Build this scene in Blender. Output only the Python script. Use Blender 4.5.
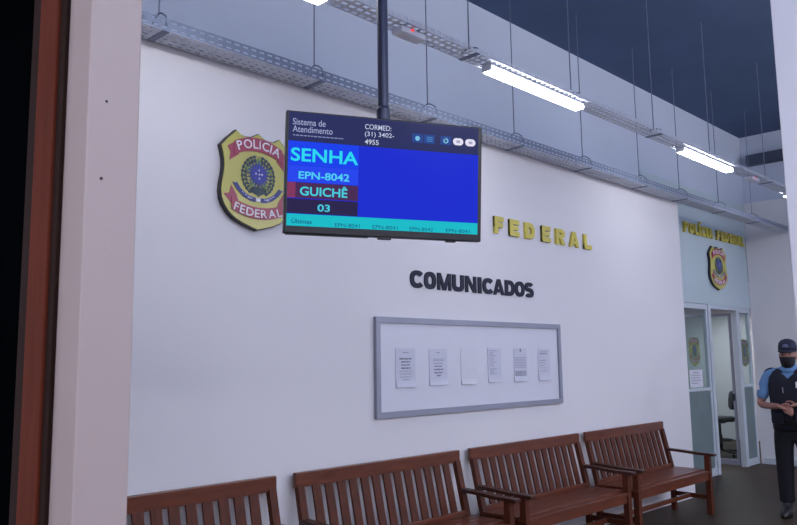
import bpy, bmesh, math, random
from mathutils import Vector, Matrix
random.seed(7)
for o in list(bpy.data.objects): bpy.data.objects.remove(o, do_unlink=True)
S = bpy.context.scene
COL = S.collection

# ------------------------------------------------------------------ camera, world, lights, exposure
cam_d = bpy.data.cameras.new('camera'); cam = bpy.data.objects.new('camera', cam_d); COL.objects.link(cam)
cam_d.sensor_width = 36.0; cam_d.lens = 765.08 / 797 * 36.0; cam_d.clip_start = 0.02
RW = Vector((0.70297, -0.71107, -0.01421)).normalized()
FW = Vector((0.7062, 0.6962, 0.1290))
FW = (FW - RW * FW.dot(RW)).normalized()
UP = RW.cross(FW)
cam.matrix_world = Matrix(((RW.x, UP.x, -FW.x, 0.0), (RW.y, UP.y, -FW.y, -4.0), (RW.z, UP.z, -FW.z, 1.6), (0, 0, 0, 1)))
S.camera = cam

w = bpy.data.worlds.new('world'); S.world = w; w.use_nodes = True
bg = w.node_tree.nodes['Background']; bg.inputs[0].default_value = (0.30, 0.36, 0.55, 1); bg.inputs[1].default_value = 0.05

TUBE = 22.5            # radiance of the tubes of the lamps
LAMP_COL = (0.92, 0.925, 1.0)
def area(name, loc, sx, sy, power, rot=(0, 0, 0), col=LAMP_COL):
    d = bpy.data.lights.new(name, 'AREA'); d.shape = 'RECTANGLE'; d.size = sx; d.size_y = sy; d.energy = power; d.color = col
    o = bpy.data.objects.new(name, d); COL.objects.link(o); o.location = loc; o.rotation_euler = rot
    return o
# unseen fill areas, added in place of further tube rows behind and beside camera
for yy, pd, pu in ((-4.9, 45, 110), (-7.4, 82, 162)):      # downward fill, and upward fill added to light the upper wall and ceiling
    for xx, k in ((-1.5, 0.9), (1.5, 0.9), (4.6, 1.0), (7.6, 0.7), (10.6, 0.6 if yy > -6 else 1.35)):
        area('unseen_row_fill', (xx, yy, 3.60), 1.3, 0.1, pd * k)
        area('unseen_row_fill', (xx, yy, 3.66), 1.3, 0.1, pu * k, (math.pi, 0, 0))
area('corridor_fill', (-1.9, -2.4, 3.6), 0.1, 1.3, 66)  # unseen fill, added to lift the door side of the near wall end
area('office_fill', (11.6, 1.9, 2.5), 1.2, 0.3, 32)  # added out of view to brighten the room behind the glass
area('office_fill', (14.2, 1.9, 2.5), 1.2, 0.3, 26)  # second unseen fill added for the same room

S.view_settings.view_transform = 'Standard'; S.view_settings.look = 'None'
S.view_settings.exposure = 0.0; S.view_settings.gamma = 1.0; S.view_settings.use_curve_mapping = False

# ------------------------------------------------------------------ materials
def lin(c):
    return tuple(((v / 255) / 12.92 if v / 255 <= 0.04045 else ((v / 255 + 0.055) / 1.055) ** 2.4) for v in c[:3])
def mat(name, rgb, rough=0.6, metal=0.0, var=0.06, scale=6.0, bump=0.0, bscale=60, emit=0.0, coat=0.0, spec=0.5, stretch=None):
    m = bpy.data.materials.new(name); m.use_nodes = True; nt = m.node_tree; b = nt.nodes['Principled BSDF']
    c = lin(rgb)
    b.inputs['Roughness'].default_value = rough; b.inputs['Metallic'].default_value = metal
    b.inputs['Specular IOR Level'].default_value = spec
    if coat: b.inputs['Coat Weight'].default_value = coat; b.inputs['Coat Roughness'].default_value = 0.08
    tc = nt.nodes.new('ShaderNodeTexCoord'); mp = nt.nodes.new('ShaderNodeMapping')
    nt.links.new(tc.outputs['Object'], mp.inputs['Vector'])
    if stretch: mp.inputs['Scale'].default_value = stretch
    n = nt.nodes.new('ShaderNodeTexNoise'); n.inputs['Scale'].default_value = scale; n.inputs['Detail'].default_value = 4
    nt.links.new(mp.outputs[0], n.inputs['Vector'])
    r = nt.nodes.new('ShaderNodeValToRGB')
    r.color_ramp.elements[0].position = 0.3; r.color_ramp.elements[1].position = 0.7
    r.color_ramp.elements[0].color = (*[v * (1 - var) for v in c], 1); r.color_ramp.elements[1].color = (*[min(1, v * (1 + var)) for v in c], 1)
    nt.links.new(n.outputs['Fac'], r.inputs['Fac'])
    nt.links.new(r.outputs['Color'], b.inputs['Base Color'])
    if emit:
        nt.links.new(r.outputs['Color'], b.inputs['Emission Color']); b.inputs['Emission Strength'].default_value = emit
    if bump:
        n2 = nt.nodes.new('ShaderNodeTexNoise'); n2.inputs['Scale'].default_value = bscale; n2.inputs['Detail'].default_value = 3
        nt.links.new(mp.outputs[0], n2.inputs['Vector'])
        bp = nt.nodes.new('ShaderNodeBump'); bp.inputs['Strength'].default_value = bump; bp.inputs['Distance'].default_value = 0.01
        nt.links.new(n2.outputs['Fac'], bp.inputs['Height']); nt.links.new(bp.outputs[0], b.inputs['Normal'])
    return m
def screen_mat(name, rgb, k=1.0):
    m = mat(name, (3, 3, 4), 0.2, var=0.0, spec=0.08)
    b = m.node_tree.nodes['Principled BSDF']
    b.inputs['Emission Color'].default_value = (*lin(rgb), 1); b.inputs['Emission Strength'].default_value = k
    return m
M = {}
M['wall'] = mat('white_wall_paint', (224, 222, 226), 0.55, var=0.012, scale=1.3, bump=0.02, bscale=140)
M['upper'] = mat('grey_upper_wall_paint', (196, 206, 224), 0.75, var=0.03, scale=0.9, bump=0.03, bscale=60)
M['ceiling'] = mat('dark_blue_ceiling', (72, 92, 126), 0.85, var=0.08, scale=1.2, bump=0.05, bscale=30)
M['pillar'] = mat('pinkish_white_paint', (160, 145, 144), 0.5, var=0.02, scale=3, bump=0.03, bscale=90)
M['column'] = mat('column_white_paint', (214, 215, 226), 0.5, var=0.015, scale=2, bump=0.02, bscale=90)
M['panel'] = mat('grey_blue_panel', (186, 202, 210), 0.5, var=0.03, scale=1.5)
M['beam'] = mat('dark_beam_paint', (66, 74, 96), 0.7, var=0.06)
M['casing'] = mat('red_brown_varnish', (90, 39, 24), 0.65, spec=0.1, var=0.18, scale=5, stretch=(8, 8, 0.8), bump=0.05)
M['casing_dark'] = mat('dark_brown_varnish', (38, 22, 18), 0.65, spec=0.1, var=0.15, scale=5, stretch=(8, 8, 0.8))
M['door_dark'] = mat('black_door_paint', (4, 5, 7), 0.9, var=0.2, scale=2, spec=0.0)
M['tray'] = mat('galvanised_steel_and_lit_base', (206, 210, 220), 0.5, 0.15, var=0.08, scale=12)  # steel tone; on the wall tray's base it stands for reflected light
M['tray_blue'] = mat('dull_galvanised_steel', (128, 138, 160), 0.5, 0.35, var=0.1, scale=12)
M['wire'] = mat('hanger_steel', (112, 122, 146), 0.5, 0.3, var=0.1)
M['lamp_body'] = mat('white_enamel', (225, 228, 236), 0.4, var=0.02)
M['em_red'] = screen_mat('red_indicator', (255, 60, 60), 1.5)
tube = bpy.data.materials.new('tube_glow'); tube.use_nodes = True
tb = tube.node_tree.nodes['Principled BSDF']; tb.inputs['Base Color'].default_value = (0.9, 0.9, 0.95, 1)
tb.inputs['Emission Color'].default_value = (*LAMP_COL, 1); tb.inputs['Emission Strength'].default_value = TUBE
M['tube'] = tube
M['wood'] = mat('varnished_brown_wood', (100, 49, 30), 0.3, var=0.28, scale=4, stretch=(1.2, 9, 9), bump=0.03)
M['wood_v'] = mat('varnished_brown_wood_upright', (84, 42, 28), 0.5, spec=0.2, var=0.28, scale=4, stretch=(9, 9, 1.2), bump=0.03)
M['wood_arm'] = mat('dark_varnished_arm_wood', (66, 36, 28), 0.3, var=0.25, scale=4, stretch=(9, 1.2, 9), bump=0.03)
M['tv_black'] = mat('black_plastic', (12, 14, 23), 0.35, var=0.1)
M['pole'] = mat('dark_painted_steel', (52, 58, 82), 0.4, 0.3, var=0.08)
M['frame'] = mat('satin_aluminium', (150, 153, 168), 0.45, 0.3, var=0.04)
M['board'] = mat('white_board', (216, 216, 226), 0.4, var=0.01)
M['paper'] = mat('paper_in_sleeve', (203, 204, 219), 0.45, var=0.02, scale=14)
M['paper_faint'] = mat('faded_paper', (214, 214, 223), 0.45, var=0.015, scale=14)
M['ink'] = mat('grey_ink', (160, 162, 180), 0.7, var=0.1)
M['ink_dark'] = mat('dark_ink', (120, 122, 142), 0.7, var=0.1)
M['navy'] = mat('dark_navy_acrylic', (26, 30, 52), 0.5, spec=0.3, var=0.08)
M['gold'] = mat('yellow_acrylic', (206, 192, 76), 0.35, var=0.06)
M['gold_side'] = mat('ochre_sheet', (190, 170, 70), 0.5, var=0.06)
M['sh_yellow'] = mat('shield_yellow', (192, 184, 84), 0.13, var=0.03, spec=0.6, coat=0.5)
M['sh_black'] = mat('shield_black_edge', (26, 28, 40), 0.4, var=0.08)
M['sh_red'] = mat('shield_red', (158, 66, 84), 0.25, var=0.04)
M['sh_white'] = mat('shield_white', (225, 220, 226), 0.35, var=0.02)
M['sh_green'] = mat('shield_dark_green', (38, 62, 66), 0.35, var=0.15, scale=30)
M['sh_lime'] = mat('shield_star_green', (112, 140, 70), 0.35, var=0.1)
M['sh_blue'] = mat('shield_blue', (44, 52, 150), 0.3, var=0.05)
M['sh_navy'] = mat('shield_ribbon_blue', (50, 58, 125), 0.3, var=0.06)
M['alu'] = mat('white_aluminium_profile', (196, 205, 214), 0.4, 0.1, var=0.02)
M['frost'] = mat('frosted_grey_green_panel', (104, 122, 124), 0.4, var=0.12, scale=2)
M['chair'] = mat('black_upholstery', (20, 23, 34), 0.7, var=0.15, scale=20)
M['chair_m'] = mat('black_metal', (22, 25, 35), 0.4, 0.3, var=0.1)
M['skin'] = mat('skin', (150, 104, 92), 0.55, var=0.06, scale=14)
M['hair'] = mat('dark_hair', (30, 26, 28), 0.7, var=0.2, scale=60)
M['shirt'] = mat('light_blue_cloth', (96, 136, 182), 0.8, var=0.06, scale=12, bump=0.1, bscale=40)
M['vest'] = mat('dark_navy_vest_cloth', (19, 22, 37), 0.9, var=0.15, scale=10, bump=0.15, bscale=40)
M['trouser'] = mat('black_navy_trouser_cloth', (14, 16, 25), 0.9, var=0.15, scale=8, bump=0.15, bscale=30)
M['mask'] = mat('black_mask_cloth', (16, 17, 24), 0.8, var=0.1)
M['cap'] = mat('navy_cap_cloth', (30, 34, 56), 0.8, var=0.12, scale=20)
M['boot'] = mat('black_leather', (14, 14, 18), 0.4, var=0.2)
M['eye'] = mat('eye_dark', (34, 26, 26), 0.2, var=0.05)
g = bpy.data.materials.new('clear_greenish_glass'); g.use_nodes = True
nt = g.node_tree; nt.nodes.clear()
out = nt.nodes.new('ShaderNodeOutputMaterial'); mix = nt.nodes.new('ShaderNodeMixShader')
tr = nt.nodes.new('ShaderNodeBsdfTransparent'); gl = nt.nodes.new('ShaderNodeBsdfGlossy')
lw = nt.nodes.new('ShaderNodeLayerWeight'); lw.inputs['Blend'].default_value = 0.5
pw_ = nt.nodes.new('ShaderNodeMath'); pw_.operation = 'POWER'; pw_.inputs[1].default_value = 4.0; nt.links.new(lw.outputs['Facing'], pw_.inputs[0])
fr = nt.nodes.new('ShaderNodeMath'); fr.operation = 'MULTIPLY_ADD'; fr.inputs[1].default_value = 0.55; fr.inputs[2].default_value = 0.03; nt.links.new(pw_.outputs[0], fr.inputs[0])
tr.inputs['Color'].default_value = (0.82, 0.89, 0.89, 1); gl.inputs['Roughness'].default_value = 0.03
nt.links.new(fr.outputs[0], mix.inputs[0]); nt.links.new(tr.outputs[0], mix.inputs[1]); nt.links.new(gl.outputs[0], mix.inputs[2]); nt.links.new(mix.outputs[0], out.inputs[0])
M['glass'] = g
# floor: large dark brown-grey ceramic tiles
f = mat('brown_floor_tiles', (92, 82, 76), 0.5, var=0.1, scale=1.5)
nt = f.node_tree; b = nt.nodes['Principled BSDF']; br = nt.nodes.new('ShaderNodeTexBrick')
tc = nt.nodes.new('ShaderNodeTexCoord'); nt.links.new(tc.outputs['Object'], br.inputs['Vector'])
b.inputs['Specular IOR Level'].default_value = 0.12; br.offset = 0; br.inputs['Scale'].default_value = 1; br.inputs['Brick Width'].default_value = 0.6; br.inputs['Row Height'].default_value = 0.6
br.inputs['Mortar Size'].default_value = 0.004; br.inputs['Mortar'].default_value = (*lin((38, 33, 29)), 1)
br.inputs['Color1'].default_value = (*lin((64, 52, 42)), 1); br.inputs['Color2'].default_value = (*lin((57, 46, 37)), 1)
nt.links.new(br.outputs['Color'], b.inputs['Base Color'])
M['floor'] = f

# ------------------------------------------------------------------ helpers
def mesh_of(bm, name):
    me = bpy.data.meshes.new(name); bm.normal_update(); bm.to_mesh(me); bm.free(); return me
def part(name, geo, m, parent=None, label=None, smooth=False, loc=None):
    me = geo if isinstance(geo, bpy.types.Mesh) else mesh_of(geo, name)
    o = bpy.data.objects.new(name, me); COL.objects.link(o)
    if m is not None: me.materials.clear(); me.materials.append(M[m] if isinstance(m, str) else m)
    if parent is not None: o.parent = parent
    if label: o['label'] = label
    if loc is not None: o.location = loc
    if smooth:
        for p in me.polygons: p.use_smooth = True
    return o
def tag(o, label, cat, group=None):
    o['label'] = label; o['category'] = cat
    if group: o['group'] = group
    return o
def thing(name, label, cat, loc=(0, 0, 0), rotz=0.0, group=None):
    o = bpy.data.objects.new(name, None); COL.objects.link(o); o.location = loc; o.rotation_euler = (0, 0, rotz)
    o.empty_display_size = 0.1
    return tag(o, label, cat, group)
def struct(name, geo, m, parent=None):
    o = part(name, geo, m, parent)
    if parent is None: o['kind'] = 'structure'
    return o
def dup(src, loc=None, label=None, scale=None):
    def rec(o, p):
        c = o.copy(); COL.objects.link(c)
        if p is not None: c.parent = p
        for ch in [x for x in bpy.data.objects if x.parent == o and x != c]: rec(ch, c)
        return c
    r = rec(src, None)
    if loc is not None: r.location = loc
    if label: r['label'] = label
    if scale: r.scale = scale
    return r
def bx(bm, x0, x1, y0, y1, z0, z1, bev=0.0):
    t = bmesh.new()
    vs = [t.verts.new((x, y, z)) for x in (x0, x1) for y in (y0, y1) for z in (z0, z1)]
    for q in ((0, 1, 3, 2), (4, 6, 7, 5), (0, 4, 5, 1), (2, 3, 7, 6), (0, 2, 6, 4), (1, 5, 7, 3)): t.faces.new([vs[i] for i in q])
    if bev: bmesh.ops.bevel(t, geom=list(t.edges), offset=bev, segments=2, affect='EDGES', profile=0.6)
    me = bpy.data.meshes.new('tmp'); t.to_mesh(me); t.free(); bm.from_mesh(me); bpy.data.meshes.remove(me)
    return bm
def box(*a, bev=0.0): return bx(bmesh.new(), *a, bev=bev)
def bar(bm, p, q, w_, d_, bev=0.004, upv=(0, 0, 1)):
    """a rectangular bar from p to q, w_ wide (side), d_ deep"""
    p, q = Vector(p), Vector(q); ax = (q - p); L = ax.length; ax.normalize()
    s = ax.cross(Vector(upv)).normalized(); u = s.cross(ax)
    t = bmesh.new(); bx(t, -w_ / 2, w_ / 2, 0, L, -d_ / 2, d_ / 2, bev=bev)
    mt = Matrix(((s.x, ax.x, u.x, p.x), (s.y, ax.y, u.y, p.y), (s.z, ax.z, u.z, p.z), (0, 0, 0, 1)))
    bmesh.ops.transform(t, matrix=mt, verts=t.verts)
    me = bpy.data.meshes.new('tmp'); t.to_mesh(me); t.free(); bm.from_mesh(me); bpy.data.meshes.remove(me)
    return bm
def tubeline(bm, pts, r, n=8):
    pts = [Vector(p) for p in pts]; rings = []
    rs = r if isinstance(r, (list, tuple)) else [r] * len(pts)
    for i, p in enumerate(pts):
        d = (pts[min(i + 1, len(pts) - 1)] - pts[max(i - 1, 0)]).normalized()
        a = d.orthogonal().normalized() if abs(d.z) < 0.99 else Vector((1, 0, 0))
        if abs(d.z) < 0.99: a = d.cross(Vector((0, 0, 1))).normalized()
        b_ = d.cross(a).normalized()
        rings.append([bm.verts.new(p + (a * math.cos(2 * math.pi * k / n) + b_ * math.sin(2 * math.pi * k / n)) * rs[i]) for k in range(n)])
    for A, B in zip(rings, rings[1:]):
        for k in range(n): bm.faces.new((A[k], A[(k + 1) % n], B[(k + 1) % n], B[k]))
    bm.faces.new(rings[0][::-1]); bm.faces.new(rings[-1])
    bmesh.ops.recalc_face_normals(bm, faces=bm.faces)
    return bm
def loft(bm, rings, n=24, cap=True):
    """rings: (cx, cy, cz, rx, ry[, power])"""
    R = []
    for rg in rings:
        cx, cy, cz, rx, ry = rg[:5]; pw = rg[5] if len(rg) > 5 else 1.0
        vs = []
        for k in range(n):
            a = 2 * math.pi * k / n; c, s = math.cos(a), math.sin(a)
            vs.append(bm.verts.new((cx + rx * math.copysign(abs(c) ** pw, c), cy + ry * math.copysign(abs(s) ** pw, s), cz)))
        R.append(vs)
    for A, B in zip(R, R[1:]):
        for k in range(n): bm.faces.new((A[k], A[(k + 1) % n], B[(k + 1) % n], B[k]))
    if cap: bm.faces.new(R[0][::-1]); bm.faces.new(R[-1])
    return bm
def prism(bm, pts, y_back, y_front, bev=0.0):
    """closed outline (x, z) seen from -Y, given thickness along y"""
    A = [bm.verts.new((x, y_front, z)) for x, z in pts]; B = [bm.verts.new((x, y_back, z)) for x, z in pts]
    fs = [bm.faces.new(A), bm.faces.new(B[::-1])]
    n = len(pts)
    for i in range(n): fs.append(bm.faces.new((A[i], B[i], B[(i + 1) % n], A[(i + 1) % n])))
    bmesh.ops.recalc_face_normals(bm, faces=fs)
    bmesh.ops.triangulate(bm, faces=fs[:2])
    return bm
def text_geo(s, w_, h_, depth=0.001, bold=0.0, caps_h=None):
    """lettering as a mesh in the XZ plane facing -Y, lower left at the origin, scaled to w_ x h_"""
    c = bpy.data.curves.new('lettering', 'FONT'); c.body = s; c.size = 1.0; c.offset = bold; c.resolution_u = 4; c.extrude = 0.5
    o = bpy.data.objects.new('lettering_tmp', c); COL.objects.link(o)
    dg = bpy.context.evaluated_depsgraph_get(); dg.update()
    me = bpy.data.meshes.new_from_object(o.evaluated_get(dg))
    bpy.data.objects.remove(o); bpy.data.curves.remove(c)
    xs = [v.co.x for v in me.vertices]; ys = [v.co.y for v in me.vertices]
    x0, x1, y0, y1 = min(xs), max(xs), min(ys), max(ys)
    if w_ is None: sx = sz = h_ / (y1 - y0)
    else: sx = w_ / (x1 - x0); sz = h_ / (y1 - y0)
    for v in me.vertices:
        x, y, z = v.co; v.co = ((x - x0) * sx, -(z) * depth, (y - y0) * sz)
    me.name = 'lettering'
    return me
def glyph_width(ch, bold):
    me = text_geo(ch, None, 1.0, 0.1, bold); xs = [v.co.x for v in me.vertices]; w_ = max(xs) - min(xs)
    bpy.data.meshes.remove(me); return w_

# ------------------------------------------------------------------ the setting
struct('floor', box(-3, 15.6, -9, 3.3, -0.1, 0), 'floor')
struct('ceiling', box(-3, 15.6, -9, 3.3, 5.1, 5.2), 'ceiling')
struct('wall_back', box(0.70, 8.92, 0.0, 0.48, 0, 3.50), 'wall')
struct('wall_back_upper', box(-3, 15.6, 0.48, 0.58, 3.50, 5.1), 'upper')
struct('wall_back_left', box(-3, 0.58, 0.0, 0.48, 0, 5.1), 'wall')
struct('wall_entrance', box(8.93, 12.30, 0.46, 0.56, 2.345, 3.97), 'panel')
struct('wall_right', box(12.30, 12.42, -9, 0.455, 0, 4.0), 'wall')
struct('wall_right_upper', box(12.42, 12.52, -9, 0.475, 3.9, 5.1), 'upper')
struct('wall_front', box(-3, 12.5, -9.1, -9, 0, 5.1), 'wall')
struct('wall_side', box(-3.1, -3, -9, 0.48, 0, 5.1), 'wall')
struct('wall_office_back', box(8.9, 15.6, 3.2, 3.3, 0, 2.7), 'wall')
struct('wall_office_left', box(8.80, 8.92, 0.58, 3.2, 0, 2.7), 'wall')
struct('wall_office_right', box(15.5, 15.6, 0.58, 3.2, 0, 2.7), 'wall')
struct('ceiling_office', box(8.8, 15.6, 0.58, 3.3, 2.7, 2.8), 'wall')
struct('trim_1', box(12.27, 12.418, -9, 0.35, 4.60, 4.76, bev=0.004), 'beam')
struct('baseboard_right', box(12.27, 12.298, -9, 0.40, 0, 0.09, bev=0.003), 'alu')
# near wall end beside the camera with its brown-cased door
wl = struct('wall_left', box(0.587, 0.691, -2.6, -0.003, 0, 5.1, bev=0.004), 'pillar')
for zc, yc, r in ((2.108, 0.610, 0.0022), (1.955, 0.605, 0.0026)):
    t = bmesh.new(); loft(t, [(0, 0, 0, r, r), (0, 0, 0.002, r, r), (0, 0, 0.004, r * 0.5, r * 0.5)], 10)
    bmesh.ops.rotate(t, matrix=Matrix.Rotation(math.radians(90), 3, 'X'), verts=t.verts)
    part('nail', t, 'tv_black', wl, loc=(yc + 0.013, -2.600, zc))
d1 = struct('door_1', box(0.582, 0.5865, -2.325, -1.40, 0.005, 2.90, bev=0.001), 'door_dark')
cs = bmesh.new(); bx(cs, 0.572, 0.5865, -2.471, -2.376, 0, 3.02, bev=0.003); bx(cs, 0.572, 0.5865, -1.36, -1.27, 0, 3.02, bev=0.003); bx(cs, 0.572, 0.5865, -2.471, -1.27, 2.95, 3.03, bev=0.003)
part('door_casing', cs, 'casing', d1)
cs = bmesh.new(); bx(cs, 0.578, 0.5865, -2.376, -2.321, 0, 2.95, bev=0.001); bx(cs, 0.578, 0.5865, -1.40, -1.36, 0, 2.95, bev=0.001); bx(cs, 0.578, 0.5865, -2.376, -1.36, 2.903, 2.95, bev=0.001)
part('door_stop', cs, 'casing_dark', d1)
cs = bmesh.new(); bx(cs, 0.578, 0.5865, -2.500, -2.471, 0, 3.05, bev=0.002); bx(cs, 0.578, 0.5865, -1.27, -1.245, 0, 3.05, bev=0.002); bx(cs, 0.578, 0.5865, -2.50, -1.245, 3.03, 3.055, bev=0.001)
part('door_trim', cs, 'casing_dark', d1)
struct('wall_column', box(2.37, 2.85, -3.95, -3.265, 0, 5.1, bev=0.004), 'column')

# glass entrance front (set back beside the white wall)
def front(name, x0, x1, rail=True):
    fb = bmesh.new()
    bx(fb, x0, x1, 0.47, 0.53, 2.27, 2.343, bev=0.003)
    bx(fb, x0, x0 + 0.05, 0.475, 0.525, 0.0, 2.27, bev=0.003); bx(fb, x1 - 0.05, x1, 0.475, 0.525, 0, 2.27, bev=0.003)
    bx(fb, x0 + 0.05, x1 - 0.05, 0.478, 0.522, 0.0, 0.10, bev=0.003)
    root = struct(name, fb, 'alu')
    if rail: part('rail', box(x0 + 0.05, x1 - 0.05, 0.48, 0.52, 1.15, 1.19, bev=0.002), 'alu', root)
    part('pane', box(x0 + 0.05, x1 - 0.05, 0.495, 0.505, 1.19, 2.27), 'glass', root)
    part('lower_panel', box(x0 + 0.05, x1 - 0.05, 0.49, 0.51, 0.10, 1.15), 'frost', root)
    return root
front('window_1', 8.935, 10.72)
front('window_2', 11.83, 12.29)
fb = bmesh.new(); bx(fb, 10.725, 10.81, 0.46, 0.54, 0, 2.29, bev=0.004); bx(fb, 11.735, 11.825, 0.46, 0.54, 0, 2.29, bev=0.004); bx(fb, 10.725, 11.825, 0.46, 0.54, 2.29, 2.343, bev=0.004)
d2 = struct('door_2', fb, 'alu')
lf = bmesh.new(); bx(lf, 11.750, 11.780, 0.56, 0.60, 0.02, 2.26, bev=0.003); bx(lf, 11.750, 11.780, 1.36, 1.40, 0.02, 2.26, bev=0.003); bx(lf, 11.750, 11.780, 0.60, 1.36, 2.22, 2.26, bev=0.003); bx(lf, 11.750, 11.780, 0.60, 1.36, 0.02, 0.10, bev=0.003)
lo = part('door_leaf', lf, 'frame', d2); part('pane', box(11.761, 11.769, 0.602, 1.358, 0.10, 2.22), 'glass', lo)
hb = bmesh.new(); bx(hb, 11.714, 11.750, 0.572, 0.588, 0.96, 1.06, bev=0.004); part('door_handle', hb, 'chair_m', lo)

# ------------------------------------------------------------------ cable trays and tube lights
def perforated(bm, org, ux, vx, L, W, pitch, rows, sl, sw):
    """a sheet with slots: org corner, ux / vx unit directions, rows of slots of length sl and width sw"""
    org, ux, vx = Vector(org), Vector(ux), Vector(vx); n = int(L / pitch); rh = W / rows
    def q(a, b_, c, d): 
        bm.faces.new([bm.verts.new(org + ux * s + vx * t) for s, t in ((a, c), (b_, c), (b_, d), (a, d))])
    for j in range(rows):
        c0, c1 = j * rh, (j + 1) * rh; m0, m1 = (c0 + c1 - sw) / 2, (c0 + c1 + sw) / 2
        q(0, n * pitch, c0, m0); q(0, n * pitch, m1, c1)
        off = pitch / 2 if j % 2 else 0
        for i in range(n):
            a = i * pitch
            s0 = a + (pitch - sl) / 2
            q(a, s0, m0, m1); q(s0 + sl, a + pitch, m0, m1)
def cable_tray(name, label, x0, x1, y0, y1, z0, z1, m, wires, hookside, rows=4, slot=(0.034, 0.016)):
    t = bmesh.new(); L = x1 - x0
    perforated(t, (x0, y0, z0), (1, 0, 0), (0, 0, 1), L, z1 - z0, 0.06, 2, 0.036, 0.012)
    perforated(t, (x0, y1, z0), (1, 0, 0), (0, 0, 1), L, z1 - z0, 0.06, 2, 0.036, 0.012)
    o = thing(name, label, 'cable tray')
    ob = part('side_flange', t, m, o); ob.modifiers.new('s', 'SOLIDIFY').thickness = 0.002
    t = bmesh.new(); perforated(t, (x0, y0, z0), (1, 0, 0), (0, 1, 0), L, y1 - y0, 0.06, rows, *slot)
    ob = part('perforated_base', t, 'tray', o); ob.modifiers.new('s', 'SOLIDIFY').thickness = 0.002  # paler than the wall tray's flanges: light off the wall put into colour
    ym = (y0 + y1) / 2
    for xw in wires:
        kz = hookside; wb = bmesh.new(); tubeline(wb, [(xw, ym, z1 + 0.08 * kz - 0.003), (xw, ym, 5.098)], 0.0045, 6)
        wo = part('hanger_wire', wb, 'wire', o); hw = y1 - y0
        hk = bmesh.new()
        tubeline(hk, [(xw, ym - 0.51 * hw, z0 + 0.03), (xw, ym - 0.45 * hw, z1 + 0.02 * kz), (xw, ym - 0.2 * hw, z1 + 0.065 * kz), (xw, ym, z1 + 0.08 * kz), (xw, ym + 0.2 * hw, z1 + 0.065 * kz), (xw, ym + 0.45 * hw, z1 + 0.02 * kz), (xw, ym + 0.51 * hw, z0 + 0.03)], 0.005, 6)
        bx(hk, xw - 0.02, xw + 0.02, y0 - 0.004, y1 + 0.004, z0 - 0.006, z0 - 0.001)
        part('hook', hk, 'wire', wo)
    return o
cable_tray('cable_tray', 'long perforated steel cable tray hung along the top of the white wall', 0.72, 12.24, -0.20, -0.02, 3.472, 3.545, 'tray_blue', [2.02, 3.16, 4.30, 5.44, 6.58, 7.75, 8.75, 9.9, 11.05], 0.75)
cable_tray('cable_tray', 'perforated cable tray that carries the lit tube lights below the ceiling', 0.72, 12.24, -0.985, -0.835, 3.624, 3.654, 'tray', [0.95, 2.6, 3.84, 5.10, 6.49, 7.73, 9.30, 10.7], 0.35, 3, (0.040, 0.028))

def tube_light(x0, label):
    o = thing('tube_light', label, 'lamp', (x0, -0.91, 3.616), 0, 'tube lights under the hanging tray')
    b_ = bmesh.new(); bx(b_, 0, 1.205, -0.04, 0.04, -0.014, 0, bev=0.003); part('housing', b_, 'lamp_body', o)
    b_ = bmesh.new(); bx(b_, 0.012, 1.193, -0.042, 0.042, -0.050, -0.0145, bev=0.014); part('diffuser', b_, 'tube', o)
    for xe in (0.0, 1.1935):
        b_ = bmesh.new(); bx(b_, xe, xe + 0.0115, -0.041, 0.041, -0.048, -0.0145, bev=0.004); part('end_cap', b_, 'lamp_body', o)
    return o
tl = tube_light(4.02, 'long lit tube light above right of the television')
dup(tl, (1.375, -0.91, 3.616), 'lit tube light cut by the top edge, left of the hanging pole')
dup(tl, (7.02, -0.91, 3.616), 'lit tube light seen above the far entrance sign, short in perspective')
dup(tl, (9.97, -0.91, 3.616), 'lit tube light mostly hidden behind the white column')

def emergency(x0, label):
    o = thing('emergency_light', label, 'emergency light', (x0, -0.91, 3.616), 0, 'emergency lights under the hanging tray')
    b_ = bmesh.new(); bx(b_, 0, 0.22, -0.045, 0.045, -0.040, 0, bev=0.010); part('body', b_, 'lamp_body', o)
    b_ = bmesh.new(); bx(b_, 0.04, 0.18, -0.032, 0.032, -0.046, -0.0405, bev=0.002); part('lens', b_, 'board', o)
    b_ = bmesh.new(); bx(b_, 0.08, 0.10, -0.051, -0.0455, -0.018, -0.006, bev=0.002); part('indicator', b_, 'em_red', o, label='small red indicator')
    return o
em = emergency(3.15, 'white emergency light with red indicator, beside the hanging pole')
dup(em, (8.76, -0.91, 3.616), 'white emergency light in front of the dark beam, near the column')

# ------------------------------------------------------------------ shield builder
def arc_band(x0, x1, zc_mid, z_end, h_, n=14):
    up, lo = [], []
    for i in range(n + 1):
        t = i / n * 2 - 1; x = x0 + (x1 - x0) * i / n; z = zc_mid + (z_end - zc_mid) * t * t
        up.append((x, z + h_ / 2)); lo.append((x, z - h_ / 2))
    return up + lo[::-1]
def star(cx, cz, r, r2, n=5, rot=0.0):
    return [(cx + (r if k % 2 == 0 else r2) * math.sin(math.pi * k / n + rot), cz + (r if k % 2 == 0 else r2) * math.cos(math.pi * k / n + rot)) for k in range(2 * n)]
half = [(0.0, 0.655), (0.03, 0.638), (0.06, 0.622), (0.10, 0.617), (0.13, 0.622), (0.155, 0.638), (0.172, 0.650), (0.20, 0.622), (0.24, 0.585), (0.288, 0.530), (0.275, 0.490),
        (0.264, 0.440), (0.262, 0.395), (0.268, 0.340), (0.280, 0.280), (0.284, 0.235), (0.278, 0.185), (0.258, 0.140), (0.225, 0.098), (0.18, 0.062), (0.12, 0.035), (0.05, 0.014), (0.0, 0.0)]
outline = half + [(-x, z) for x, z in half[-2:0:-1]]
def inset(pts, k):
    cx, cz = 0, 0.33; return [(cx + (x - cx) * (1 - k / 0.28), cz + (z - cz) * (1 - k / 0.33)) for x, z in pts]
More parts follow.
